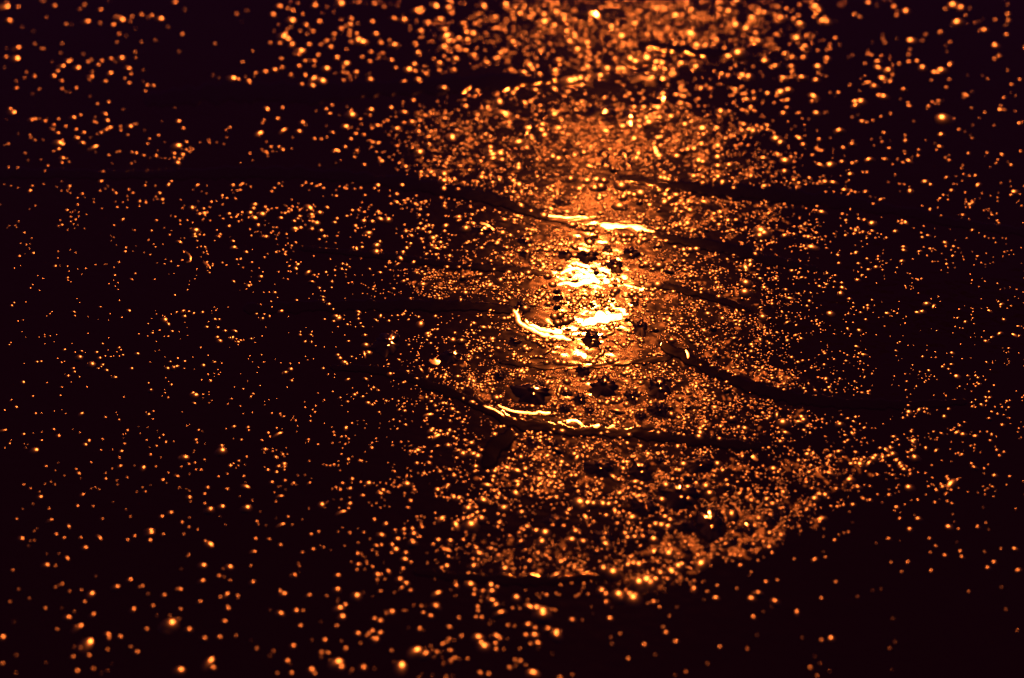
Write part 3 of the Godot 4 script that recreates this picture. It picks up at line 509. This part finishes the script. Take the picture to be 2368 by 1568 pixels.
func beads_left_middle() -> Array:
	return [
		[325, 65, 7], [415, 70, 5], [615, 110, 5], [615, 208, 5], [570, 150, 5], [815, 40, 8], [805, 70, 6], [780, 105, 7], [870, 115, 8], [810, 140, 6], [845, 200, 7], [918, 80, 5], [1020, 142, 5], [1035, 140, 5], [1055, 105, 5], [1080, 95, 5], [1170, 130, 5], [1128, 168, 5], [1155, 150, 5], [1130, 230, 8],
		[1175, 220, 6], [1242, 60, 6], [1262, 118, 6], [1325, 105, 8], [1385, 60, 5], [1443, 178, 6], [1298, 185, 9], [1338, 243, 6], [1364, 292, 8], [1465, 285, 5], [903, 295, 8], [885, 292, 7], [545, 275, 6], [535, 290, 6], [350, 242, 9], [345, 275, 7], [345, 292, 6], [225, 333, 7], [652, 640, 6], [650, 373, 5],
		[750, 410, 5], [918, 425, 4], [895, 452, 5], [985, 412, 4], [1042, 392, 4], [1107, 360, 5], [795, 492, 5], [677, 468, 5], [705, 465, 4], [1140, 538, 5], [1236, 572, 7], [1265, 645, 7], [1425, 643, 6], [1500, 542, 5], [1446, 553, 4], [1540, 510, 4], [1605, 592, 4], [1285, 592, 5], [1320, 585, 4], [1675, 97, 5],
		[1740, 170, 6], [1800, 150, 6], [1865, 160, 9], [1708, 264, 9], [1660, 340, 5], [1660, 372, 5], [1590, 375, 5], [1773, 358, 9], [1770, 408, 9], [1800, 330, 6], [1800, 570, 6], [1720, 545, 6], [1960, 460, 7], [1940, 508, 6], [2065, 490, 7], [2010, 378, 6], [2040, 345, 5], [1980, 410, 5], [2138, 232, 7], [2125, 310, 7],
		[2210, 358, 7], [2245, 285, 8], [2215, 300, 7], [2170, 425, 8], [2090, 575, 6], [2130, 567, 6], [2190, 610, 6], [2135, 665, 9], [2235, 565, 7], [2040, 775, 5], [2000, 876, 6], [1975, 905, 5], [1895, 912, 5], [1870, 950, 5], [1770, 945, 6], [1805, 910, 5], [1632, 880, 6], [1632, 905, 6], [1632, 935, 5], [1648, 970, 5],
		[1352, 762, 6], [1355, 788, 6], [1400, 820, 6], [1435, 860, 5], [1455, 915, 8], [1475, 930, 7], [1437, 953, 5], [1366, 936, 4], [1546, 980, 6], [1610, 1000, 5], [1472, 996, 4], [1025, 875, 7], [935, 912, 5], [880, 932, 6], [865, 822, 5], [955, 840, 4], [975, 727, 5], [890, 725, 3], [932, 725, 3], [1683, 1065, 8],
		[1688, 1140, 8], [1710, 1200, 8], [1680, 1212, 7], [1553, 1110, 5], [1578, 1232, 5], [1470, 1220, 7], [1487, 1243, 6], [1520, 1275, 7], [1540, 1288, 6], [1265, 1118, 6], [1213, 1112, 5], [1175, 1062, 6], [1865, 1290, 5], [1880, 1368, 7], [1910, 1362, 4], [2020, 1348, 7], [1690, 1408, 8], [1548, 1410, 6], [2090, 1405, 7], [1750, 1475, 6],
		[1600, 1530, 6], [1665, 1545, 5], [2118, 975, 8], [2180, 1072, 6], [2085, 1260, 5], [1950, 1255, 5], [888, 1275, 5], [1100, 1328, 6], [1058, 1355, 6], [1042, 1358, 5], [848, 1315, 4], [1108, 1418, 5], [1355, 1322, 4], [1315, 1517, 4], [265, 915, 7], [110, 940, 8], [140, 975, 6], [255, 875, 7], [205, 885, 5], [300, 880, 6],
		[340, 890, 5], [408, 885, 6], [540, 942, 7], [505, 938, 6], [440, 997, 5], [528, 1002, 5], [585, 1030, 6], [660, 1028, 6], [645, 1082, 6], [625, 1082, 5], [522, 1078, 6], [542, 1108, 7], [705, 1106, 7], [685, 1115, 6], [790, 1092, 6],
	]


# ---------------------------------------------------------------- the scene
func _ready() -> void:
	rng.seed = 41
	grain.seed = 5
	grain.frequency = 0.05
	grain.fractal_octaves = 3
	clump.seed = 9
	clump.frequency = 0.011
	clump.fractal_octaves = 3
	swell.seed = 3
	swell.frequency = 0.05
	swell.fractal_octaves = 2
	ripple.seed = 8
	ripple.frequency = 0.16
	ripple.fractal_octaves = 2

	# camera
	var p := deg_to_rad(PITCH)
	dir = Vector3(0, -sin(p), -cos(p))
	right = Vector3.RIGHT
	up = Vector3(0, cos(p), -sin(p))
	eye = -dir * SEE
	var cam := Camera3D.new()
	cam.name = "camera"
	var lens := CameraAttributesPhysical.new()
	lens.frustum_near = 0.05
	lens.frustum_far = 400.0
	lens.frustum_focal_length = 74.0
	lens.frustum_focus_distance = SEE
	lens.exposure_aperture = 74.0 / (APERTURE * 1000.0)
	cam.attributes = lens
	cam.transform = Transform3D(Basis(right, up, -dir), eye)
	cam.fov = FOV
	cam.near = 0.05
	cam.far = 400.0
	add_child(cam)
	cam.make_current()

	# night sky
	var sky_m := ProceduralSkyMaterial.new()
	sky_m.sky_top_color = Color(0.0027, 0.0005, 0.0044).linear_to_srgb()
	sky_m.sky_horizon_color = Color(0.003, 0.0007, 0.0046).linear_to_srgb()
	sky_m.ground_horizon_color = Color(0.004, 0.0015, 0.003).linear_to_srgb()
	sky_m.ground_bottom_color = Color(0.001, 0.0005, 0.001).linear_to_srgb()
	sky_m.sky_curve = 0.2
	var env := Environment.new()
	env.background_mode = Environment.BG_SKY
	env.sky = Sky.new()
	env.sky.sky_material = sky_m
	env.tonemap_mode = Environment.TONE_MAPPER_LINEAR
	env.tonemap_exposure = 7.0
	env.sdfgi_enabled = true
	env.ssao_enabled = true
	env.ssil_enabled = true
	var we := WorldEnvironment.new()
	we.name = "world"
	we.environment = env
	add_child(we)

	# the street lamp whose mirror image lies at (1368, 690)
	var hit := at(1368, 690)
	var away := (hit - eye).normalized()
	away.y = -away.y
	lamp_at = hit + away * 7.0
	street_lamp()

	# the surface
	var wet := paint(Color(0.0014, 0.0006, 0.0034), 0.04, 0.5)
	var detail := grid_mesh(-0.72, 0.72, -0.52, 0.34, 720, 430, 0.0, false)
	tag(put("ground", detail, wet), "dark glossy rain-wet surface reflecting the orange lamp", "ground", "", "structure")
	var far := PlaneMesh.new()
	far.size = Vector2(300, 300)
	tag(put("ground", far, wet, self, Vector3(0, -0.004, 0)), "dark wet ground stretching away beyond the drops", "ground", "", "structure")

	var water := paint(Color(0.0012, 0.0007, 0.0022), 0.035, 0.5)
	for b in measured_bands():
		bands.append(smooth(b[1]))
		tag(put("water_channel", swept(b[1], 0.012, 0.6), water), b[0], "water channel", "dark channels of clear water")
	var bright := paint(Color(0.0012, 0.0007, 0.0022), 0.22, 0.70)
	for s in measured_streaks():
		bands.append(smooth(s[2]))
		tag(put("water_trail", swept(wider(s[2]), trail_height(s[2]) * (3.5 if "dull" in s[0] or "pale" in s[0] or "faint" in s[0] else 1.0), 0.8, 2.0), bright), s[0], "water trail", "bright trails of standing water")

	pools(paint(Color(0.0008, 0.0004, 0.0010), 0.09, 0.66))
	clear_mask()
	film()
	drops()


func wider(rows: Array) -> Array:
	return rows.map(func(q): return [q[0], q[1], q[2] * (1.25 if q[2] > 5.5 else 1.0)])


func trail_height(rows: Array) -> float:           # round enough for its crest to turn towards the lamp
	var q = rows[rows.size() / 2]
	var need := mirror_up(at(q[0], q[1])).angle_to(Vector3.UP)
	return 0.5 * (need + (0.035 if need < 0.06 else 0.09))


func street_lamp() -> void:
	var iron := paint(Color(0.06, 0.06, 0.065), 0.55)
	var pale := paint(Color(0.35, 0.35, 0.34), 0.4)
	var root := Node3D.new()
	root.name = "street_lamp"
	root.position = Vector3(lamp_at.x + 3.4, 0, lamp_at.z - 0.25)
	add_child(root)
	tag(root, "sodium street lamp on a tapered grey pole, glowing orange", "street lamp")
	var h := lamp_at.y
	var pole := CylinderMesh.new()
	pole.top_radius = 0.05
	pole.bottom_radius = 0.085
	pole.height = h + 0.3
	put("pole", pole, iron, root, Vector3(0, (h + 0.3) / 2.0, 0))
	var foot := CylinderMesh.new()
	foot.top_radius = 0.13
	foot.bottom_radius = 0.16
	foot.height = 0.28
	put("foot", foot, iron, root, Vector3(0, 0.14, 0))
	var arm := CylinderMesh.new()
	arm.top_radius = 0.03
	arm.bottom_radius = 0.035
	arm.height = 3.3
	var a := put("arm", arm, iron, root, Vector3(-1.63, h + 0.24, 0.12))
	a.rotation = Vector3(0, 0.073, PI / 2)
	var head := SphereMesh.new()
	head.radius = 0.16
	head.height = 0.2
	head.is_hemisphere = false
	var hd := put("housing", head, pale, root, Vector3(-3.4, h + 0.2, 0.25))
	hd.scale = Vector3(2.0, 0.7, 1.0)
	var glow := StandardMaterial3D.new()
	glow.albedo_color = Color(0.9, 0.7, 0.4)
	glow.emission_enabled = true
	glow.emission = Color(1.0, 0.175, 0.024).linear_to_srgb()
	glow.emission_energy_multiplier = 6.0
	var bulb := SphereMesh.new()
	bulb.radius = 0.1
	bulb.height = 0.2
	put("bulb", bulb, glow, root, Vector3(-3.4, h, 0.25))
	var light := SpotLight3D.new()
	light.name = "lamp_light"
	light.light_color = Color(1.0, 0.175, 0.024).linear_to_srgb()
	light.light_energy = 42.0
	light.light_size = 0.1
	light.spot_range = 60.0
	light.spot_attenuation = 2.0
	light.spot_angle = 20.0
	light.spot_angle_attenuation = 0.3
	light.shadow_enabled = true
	light.position = Vector3(-3.4, h, 0.25)
	root.add_child(light)
	light.look_at_from_position(lamp_at, Vector3(0, 0, 0), Vector3.UP)


func mirror_up(pt: Vector3) -> Vector3:            # the normal that shows the lamp there
	return ((eye - pt).normalized() + (lamp_at - pt).normalized()).normalized()


func nth(i: int) -> String:
	var low := ["first", "second", "third", "fourth", "fifth", "sixth", "seventh", "eighth", "ninth", "tenth", "eleventh", "twelfth", "thirteenth", "fourteenth", "fifteenth", "sixteenth", "seventeenth", "eighteenth", "nineteenth", "twentieth"]
	if i < 20:
		return low[i]
	return ["twenty", "thirty", "forty", "fifty", "sixty"][mini((i - 19) / 10, 4)] + ("-" + low[(i - 19) % 10 - 1] if (i - 19) % 10 > 0 else "th")


func place_words(x: float, y: float) -> String:
	var col := int(clampf(x / W * 6.0, 0, 5))
	var row := int(clampf(y / H * 5.0, 0, 4))
	var names := [
		["in the dark top left corner", "above the left end of the broad dark channel", "at the top edge left of the black drop", "at the top edge around the black oval drop", "at the top edge right of the mist", "in the dark top right corner"],
		["beside the left edge under the top corner", "between the two long left channels", "left of the mist patch with holes", "in the mist patch with holes", "right of the mist patch with holes", "near the right edge above the right channel"],
		["beside the left edge level with the hooked trail", "around the hooked and tadpole trails", "left of the brightest glow", "in the brightest glow", "right of the brightest glow", "near the right edge below the right channel"],
		["in the dark left side below the hooked trail", "in the dark lower left middle", "below the thin white line", "around the large dark paired drops", "right of the paired drops by the slanting streak", "near the right edge level with the bright streak"],
		["in the dark bottom left corner", "at the bottom edge left of centre", "at the bottom edge by the faint channel", "on the torn edge of mist at the bottom", "in the black bottom right area", "in the black bottom right corner"],
	]
	return names[row][col]


func pools(m: Material) -> void:
	var n := {}
	var rows := measured_pools()
	for i in rows.size():
		var q = rows[i]
		var c := at(q[0], q[1])
		var rx: float = q[2] * scale_at(c)
		var tilt := absf(ray(q[0], q[1]).y)
		var rz: float = q[3] * scale_at(c) / tilt
		dark_discs.append([q[0], q[1], q[2] * 1.12, q[3] * 1.12])
		var hr := minf(0.22 * minf(rx, rz), 4.5 * scale_at(c))
		var humps := [[rx * 0.02, -rz * 0.18, hr, hr * 0.62]]
		if q[4]:
			humps.append([rx * 0.1, rz * 0.3, hr * 0.8, hr * 0.5])
		var o := put("water_pool", pool_mesh(rx, rz, humps, 0.2, 100 + i), m, self, Vector3(c.x, relief(c.x, c.z), c.z))
		var size := "broad" if q[2] > 27 else ("middling" if q[2] > 16 else "small")
		var kind := "%s %s dark drop %s" % [size, "twin-glint" if q[4] else "single-glint", place_words(q[0], q[1])]
		if not n.has(kind): n[kind] = []
		n[kind].append(o)
	for kind in n:
		var list: Array = n[kind]
		list.sort_custom(func(a, b): return seen(a.position).x < seen(b.position).x)
		for i in list.size():
			tag(list[i], kind + (", %s along" % nth(i) if list.size() > 1 else ""), "water drop", "dark flat drops in the lit mist")


func stamp(buf: PackedFloat32Array, w: int, h: int, x0: float, z0: float, per: float, c: Vector3, rx: float, rz: float, v: float, mode: int) -> void:
	# mode 0: add a soft hill; 1: clear a disc with a crisp edge
	var ci := int((c.x - x0) / per)
	var cj := int((c.z - z0) / per)
	var ri := int(rx / per) + 2
	var rj := int(rz / per) + 2
	for j in range(maxi(0, cj - rj), mini(h, cj + rj + 1)):
		for i in range(maxi(0, ci - ri), mini(w, ci + ri + 1)):
			var d := pow((i - ci) * per / rx, 2.0) + pow((j - cj) * per / rz, 2.0)
			if d < 1.0:
				var k := j * w + i
				if mode == 0:
					buf[k] += v * (1.0 - d) * (1.0 - d)
				else:
					buf[k] = minf(buf[k], v)


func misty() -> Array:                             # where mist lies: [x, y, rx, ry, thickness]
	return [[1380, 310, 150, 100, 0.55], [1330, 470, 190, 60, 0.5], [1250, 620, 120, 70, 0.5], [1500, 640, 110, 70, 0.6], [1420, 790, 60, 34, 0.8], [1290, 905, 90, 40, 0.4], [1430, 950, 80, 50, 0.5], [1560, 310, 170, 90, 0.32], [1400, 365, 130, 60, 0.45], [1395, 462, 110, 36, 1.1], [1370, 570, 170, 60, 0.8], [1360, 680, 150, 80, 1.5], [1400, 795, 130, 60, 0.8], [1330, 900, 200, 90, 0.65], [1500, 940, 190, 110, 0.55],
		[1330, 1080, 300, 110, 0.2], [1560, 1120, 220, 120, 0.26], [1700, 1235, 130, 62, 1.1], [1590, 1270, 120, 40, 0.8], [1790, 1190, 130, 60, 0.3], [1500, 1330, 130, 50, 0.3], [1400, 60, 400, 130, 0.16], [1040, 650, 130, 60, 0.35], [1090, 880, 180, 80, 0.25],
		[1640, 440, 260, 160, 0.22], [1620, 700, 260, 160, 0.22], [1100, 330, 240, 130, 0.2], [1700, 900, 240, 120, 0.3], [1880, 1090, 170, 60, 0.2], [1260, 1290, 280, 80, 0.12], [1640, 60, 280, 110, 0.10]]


func film() -> void:
	# Fine mist lying on the surface in torn patches: a thin sheet that scatters the lamp's light, absent where water has run or drops have drunk it up.
	var x0 := -0.24
	var x1 := 0.33
	var z0 := -0.45
	var z1 := 0.22
	var per := 0.00042
	var w := int((x1 - x0) / per)
	var h := int((z1 - z0) / per)
	var hill := PackedFloat32Array()
	hill.resize(w * h)
	var free := PackedFloat32Array()
	free.resize(w * h)
	free.fill(1.0)
	for f in misty():
		var c := at(f[0], f[1])
		stamp(hill, w, h, x0, z0, per, c, f[2] * scale_at(c), f[3] * scale_at(c) / absf(ray(f[0], f[1]).y), f[4], 0)
	for b in bands:
		for q in b:
			var c := at(q[0], q[1])
			var r: float = q[2] * (0.95 + 0.8 * grain.get_noise_2d(q[0] * 1.1, q[1] * 1.1 + 300.0)) * scale_at(c)
			stamp(free, w, h, x0, z0, per, c, r, r / absf(ray(q[0], q[1]).y), 0.0, 1)
	for q in dark_discs:
		var c := at(q[0], q[1])
		stamp(free, w, h, x0, z0, per, c, q[2] * 1.05 * scale_at(c), q[3] * 1.05 * scale_at(c) / absf(ray(q[0], q[1]).y), 0.0, 1)
	var torn := FastNoiseLite.new()
	torn.seed = 21
	torn.frequency = 0.022
	torn.fractal_octaves = 4
	torn.fractal_gain = 0.6
	var holes := FastNoiseLite.new()
	holes.seed = 33
	holes.noise_type = FastNoiseLite.TYPE_CELLULAR
	holes.cellular_return_type = FastNoiseLite.RETURN_DISTANCE
	holes.frequency = 0.075
	holes.fractal_type = FastNoiseLite.FRACTAL_NONE
	var lines := FastNoiseLite.new()
	lines.seed = 12
	lines.frequency = 0.03
	lines.fractal_octaves = 2
	var fine := FastNoiseLite.new()
	fine.seed = 77
	fine.frequency = 0.11
	fine.fractal_octaves = 2
	var bytes := PackedByteArray()
	bytes.resize(w * h * 2)
	for j in h:
		for i in w:
			var k := j * w + i
			var s := hill[k]
			var a := 0.0
			if s > 0.02 and free[k] > 0.5:
				var t := torn.get_noise_2d(i, j * 0.8)
				var c := holes.get_noise_2d(i, j * 0.75)          # -1 at the middle of a cell
				var l := lines.get_noise_2d(i * 0.25, j * 2.2)
				var f := fine.get_noise_2d(i, j * 0.8)
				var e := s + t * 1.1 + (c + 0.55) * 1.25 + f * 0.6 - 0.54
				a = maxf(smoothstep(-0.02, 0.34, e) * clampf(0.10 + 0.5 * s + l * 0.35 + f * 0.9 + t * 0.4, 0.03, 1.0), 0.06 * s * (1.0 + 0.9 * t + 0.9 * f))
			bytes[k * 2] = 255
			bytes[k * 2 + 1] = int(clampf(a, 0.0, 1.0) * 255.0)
	var im := Image.create_from_data(w, h, false, Image.FORMAT_LA8, bytes)
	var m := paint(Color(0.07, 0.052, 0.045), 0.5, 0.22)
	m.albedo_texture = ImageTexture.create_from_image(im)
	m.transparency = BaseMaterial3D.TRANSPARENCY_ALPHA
	m.texture_repeat = false
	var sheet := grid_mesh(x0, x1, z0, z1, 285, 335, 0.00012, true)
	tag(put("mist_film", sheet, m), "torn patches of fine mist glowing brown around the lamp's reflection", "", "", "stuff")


var cells := {}
func crowded(x: float, y: float, gap: float) -> bool:
	var k := Vector2i(int(x / 12.0), int(y / 12.0))
	for j in range(-1, 2):
		for i in range(-1, 2):
			for q in cells.get(k + Vector2i(i, j), []):
				if q.distance_to(Vector2(x, y)) < gap:
					return true
	return false


func remember(x: float, y: float) -> void:
	var k := Vector2i(int(x / 12.0), int(y / 12.0))
	if not cells.has(k):
		cells[k] = []
	cells[k].append(Vector2(x, y))


var kept_clear := PackedByteArray()               # 2-unit cells where water has run or a large drop lies
func clear_mask() -> void:
	kept_clear.resize(1184 * 784)
	for b in bands:
		for q in b:
			var k: float = 0.82 + 0.9 * grain.get_noise_2d(q[0] * 1.1, q[1] * 1.1)
			clear_cell(q[0], q[1], q[2] * k, q[2] * k)
	for q in dark_discs:
		clear_cell(q[0], q[1], q[2] * 0.97, q[3] * 0.97)


func clear_cell(x: float, y: float, rx: float, ry: float) -> void:
	for j in range(maxi(0, int((y - ry) / 2.0)), mini(784, int((y + ry) / 2.0) + 1)):
		for i in range(maxi(0, int((x - rx) / 2.0)), mini(1184, int((x + rx) / 2.0) + 1)):
			if pow((i * 2.0 + 1.0 - x) / rx, 2.0) + pow((j * 2.0 + 1.0 - y) / ry, 2.0) < 1.0:
				kept_clear[j * 1184 + i] = 1


func is_clear(x: float, y: float) -> bool:
	if x < 0.0 or y < 0.0 or x >= W or y >= H:
		return false
	return kept_clear[int(y / 2.0) * 1184 + int(x / 2.0)] == 1


func thick(x: float, y: float) -> float:           # how thickly drops lie there, per square of 197 units
	var t := [
		[18, 16, 26, 50, 55, 62, 72, 85, 62, 45, 36, 34], [26, 42, 42, 40, 44, 62, 105, 110, 75, 50, 32, 26], [32, 44, 55, 60, 66, 76, 110, 130, 95, 56, 46, 40], [20, 32, 44, 36, 55, 95, 160, 130, 80, 55, 34, 32],
		[14, 22, 24, 26, 46, 100, 150, 125, 90, 55, 34, 46], [14, 20, 24, 32, 50, 66, 90, 92, 70, 46, 64, 40], [14, 15, 20, 24, 44, 55, 70, 80, 62, 22, 12, 12], [11, 15, 16, 18, 20, 28, 20, 18, 10, 8, 6, 6]]
	var fx := clampf(x / W * 12.0 - 0.5, 0, 10.99)
	var fy := clampf(y / H * 8.0 - 0.5, 0, 6.99)
	var i := int(fx)
	var j := int(fy)
	var d := lerpf(0.55, 1.0, smoothstep(500.0, 1150.0, x)) * lerpf(1.0, 0.7, smoothstep(1800.0, 2300.0, x)) * lerpf(lerpf(t[j][i], t[j][i + 1], fx - i), lerpf(t[j + 1][i], t[j + 1][i + 1], fx - i), fy - j)
	if y > edge_y(x) + 60.0 * clump.get_noise_2d(x * 3.0, y * 3.0):
		d *= 0.34
	return d


func edge_y(x: float) -> float:                    # where the wetted patch ends at the bottom right
	var e := [[1250, 1460], [1380, 1436], [1480, 1396], [1590, 1356], [1640, 1312], [1740, 1290], [1830, 1240], [1920, 1196], [2060, 1160], [2400, 1140]]
	if x < 1250: return 9999.0
	for i in e.size() - 1:
		if x < e[i + 1][0]:
			return lerpf(e[i][1], e[i + 1][1], (x - e[i][0]) / (e[i + 1][0] - e[i][0]))
	return 1140.0


func drops() -> void:
	var water := paint(Color(0.0012, 0.0006, 0.0014), 0.28, 0.66)
	var shapes := []
	for i in 5:
		shapes.append(dome_mesh(16, 7, 0.33 + 0.03 * i, 0.03 + 0.035 * i, 60 + i))
	# the measured beads
	var all := []
	const S := 1200.0 / 2352.0 / 4096.0 * W
	const K := W / 4096.0
	for tile in [[beads_centre(), 1700, 700], [beads_below_centre(), 1700, 1400], [beads_left_middle(), 600, 800], [beads_upper_left(), 0, 0], [beads_upper_middle(), 900, 0], [beads_upper_centre(), 1700, 0], [beads_upper_right(), 2900, 0], [beads_right(), 2900, 800], [beads_lower_right(), 2900, 1500], [beads_lower_middle(), 1100, 1913],
		[beads_lower_left(), 0, 1200], [beads_bottom_left(), 0, 1900], [beads_bottom_right(), 2400, 1900]]:
		var s: float = S if tile[1] != 2400 else 1000.0 / 2240.0 * K
		for q in tile[0]:
			var x: float = q[0] * s + tile[1] * K
			var y: float = q[1] * s + tile[2] * K
			if crowded(x, y, 4.5):
				continue
			remember(x, y)
			all.append([x, y, q[2] * 0.1])
	all.sort_custom(func(a, b): return a[2] > b[2])
	var rest := []
	var alone := []
	for i in all.size():
		if i < 225: alone.append(all[i])
		else: rest.append(all[i])
	# names by place, counted from the left
	var by_place := {}
	for q in alone:
		var w := place_words(q[0], q[1])
		if not by_place.has(w): by_place[w] = []
		by_place[w].append(q)
	for w in by_place:
		var list: Array = by_place[w]
		list.sort_custom(func(a, b): return a[0] < b[0])
		for i in list.size():
			var q = list[i]
			var c := at(q[0], q[1])
			var r := drop_radius(c, 1.6 * pow(q[2], 2.2))
			var o := put("water_bead", shapes[rng.randi() % 5], water, self, Vector3(c.x, relief(c.x, c.z) - r * 0.03, c.z))
			o.scale = Vector3(r * rng.randf_range(0.9, 1.1), r, r * rng.randf_range(0.95, 1.2))
			o.rotation.y = rng.randf_range(-0.4, 0.4)
			var look := "whitest" if q[2] > 1.15 else ("yellow" if q[2] > 0.85 else ("orange" if q[2] > 0.65 else "amber"))
			tag(o, "%s bead %s, %s along" % [look, w, nth(i)], "water bead", "glinting water beads")
	# all the others, past counting
	var where: Array[Transform3D] = []
	for q in rest:
		var c := at(q[0], q[1])
		where.append(bead(c, drop_radius(c, 1.6 * pow(q[2], 2.2))))
	var tries := 0
	while tries < 325000:
		tries += 1
		var x := rng.randf_range(-900, W + 900)
		var y := rng.randf_range(-260, H + 160)
		var d := thick(x, y) / 160.0
		var n := clump.get_noise_2d(x, y * 1.9) * 1.5
		var chance := d * clampf(0.38 + n * 1.25, 0.0, 1.5) * 0.62 * (0.5 if y < 420.0 or y > 1180.0 else 1.0 + 0.4 * d)
		if rng.randf() > chance:
			continue
		if is_clear(x, y):
			continue
		if crowded(x, y, 4.6 - 1.4 * minf(d, 1.0)):
			continue
		remember(x, y)
		var c := at(x, y)
		var glow := (0.012 + 0.6 * pow(rng.randf(), 3.2) * (0.25 + 1.8 * d)) / (1.0 + 0.35 * maxf(0.0, coc(at(x, y)) - 1.5))
		where.append(bead(c, drop_radius(c, glow)))
	for f in misty():
		for k in int(f[2] * f[3] * f[4] * 0.0042):
			var x: float = f[0] + rng.randfn(0.0, 0.5) * f[2]
			var y: float = f[1] + rng.randfn(0.0, 0.5) * f[3]
			if is_clear(x, y) or y > edge_y(x) or crowded(x, y, 7.0):
				continue
			remember(x, y)
			var c := at(x, y)
			var t := bead(c, (2.2 + 3.6 * pow(rng.randf(), 2.5)) * scale_at(c) * W / 1024.0)
			where.append(t.scaled_local(Vector3(1.0, 1.5, 1.0)))
	var small: Array[Transform3D] = []
	for f in misty():
		var many := int(f[2] * f[3] * (0.02 + 0.22 * f[4]))
		for k in many:
			var x: float = f[0] + rng.randfn(0.0, 0.48) * f[2]
			var y: float = f[1] + rng.randfn(0.0, 0.48) * f[3]
			if grain.get_noise_2d(x * 0.5, y * 0.9) * 1.3 + clump.get_noise_2d(x * 1.5, y * 2.6) + rng.randf() * 0.4 - 0.2 < 0.0:
				continue
			if is_clear(x, y) or y > edge_y(x) + 40.0 * clump.get_noise_2d(x * 3.0, y * 3.0) or crowded(x, y, 2.6):
				continue
			if rng.randf() < 0.16 * (coc(at(x, y)) - 1.5):
				continue
			remember(x, y)
			var c := at(x, y)
			small.append(bead(c, (0.75 + 1.1 * pow(rng.randf(), 3.0)) * scale_at(c) * W / 1024.0))
	var fm := MultiMesh.new()
	fm.transform_format = MultiMesh.TRANSFORM_3D
	fm.mesh = dome_mesh(8, 3, 0.42, 0.05, 72)
	fm.instance_count = small.size()
	for i in small.size():
		fm.set_instance_transform(i, small[i])
	var fo := MultiMeshInstance3D.new()
	fo.name = "fine_droplets"
	fo.multimesh = fm
	fo.material_override = water
	add_child(fo)
	tag(fo, "finest droplets condensed between the larger beads in the lamp's glow", "", "", "stuff")
	var mm := MultiMesh.new()
	mm.transform_format = MultiMesh.TRANSFORM_3D
	mm.mesh = dome_mesh(10, 5, 0.38, 0.06, 71)
	mm.instance_count = where.size()
	for i in where.size():
		mm.set_instance_transform(i, where[i])
	var o := MultiMeshInstance3D.new()
	o.name = "droplets"
	o.multimesh = mm
	o.material_override = water
	add_child(o)
	tag(o, "countless small glinting droplets strewn over the dark wet surface", "", "", "stuff")
	print("fine ", small.size(), " beads ", all.size(), " droplets ", where.size(), " fov ", get_node("camera").fov)


func bead(c: Vector3, r: float) -> Transform3D:
	var b := Basis(Vector3.UP, rng.randf_range(-1.3, 1.3)).scaled(Vector3(r, r, r))
	return Transform3D(b * Basis.from_scale(Vector3(rng.randf_range(0.7, 1.25), rng.randf_range(0.85, 1.2), rng.randf_range(0.75, 1.2) * (1.0 + 0.9 * pow(rng.randf(), 5.0)))), Vector3(c.x, relief(c.x, c.z) - r * 0.03, c.z))
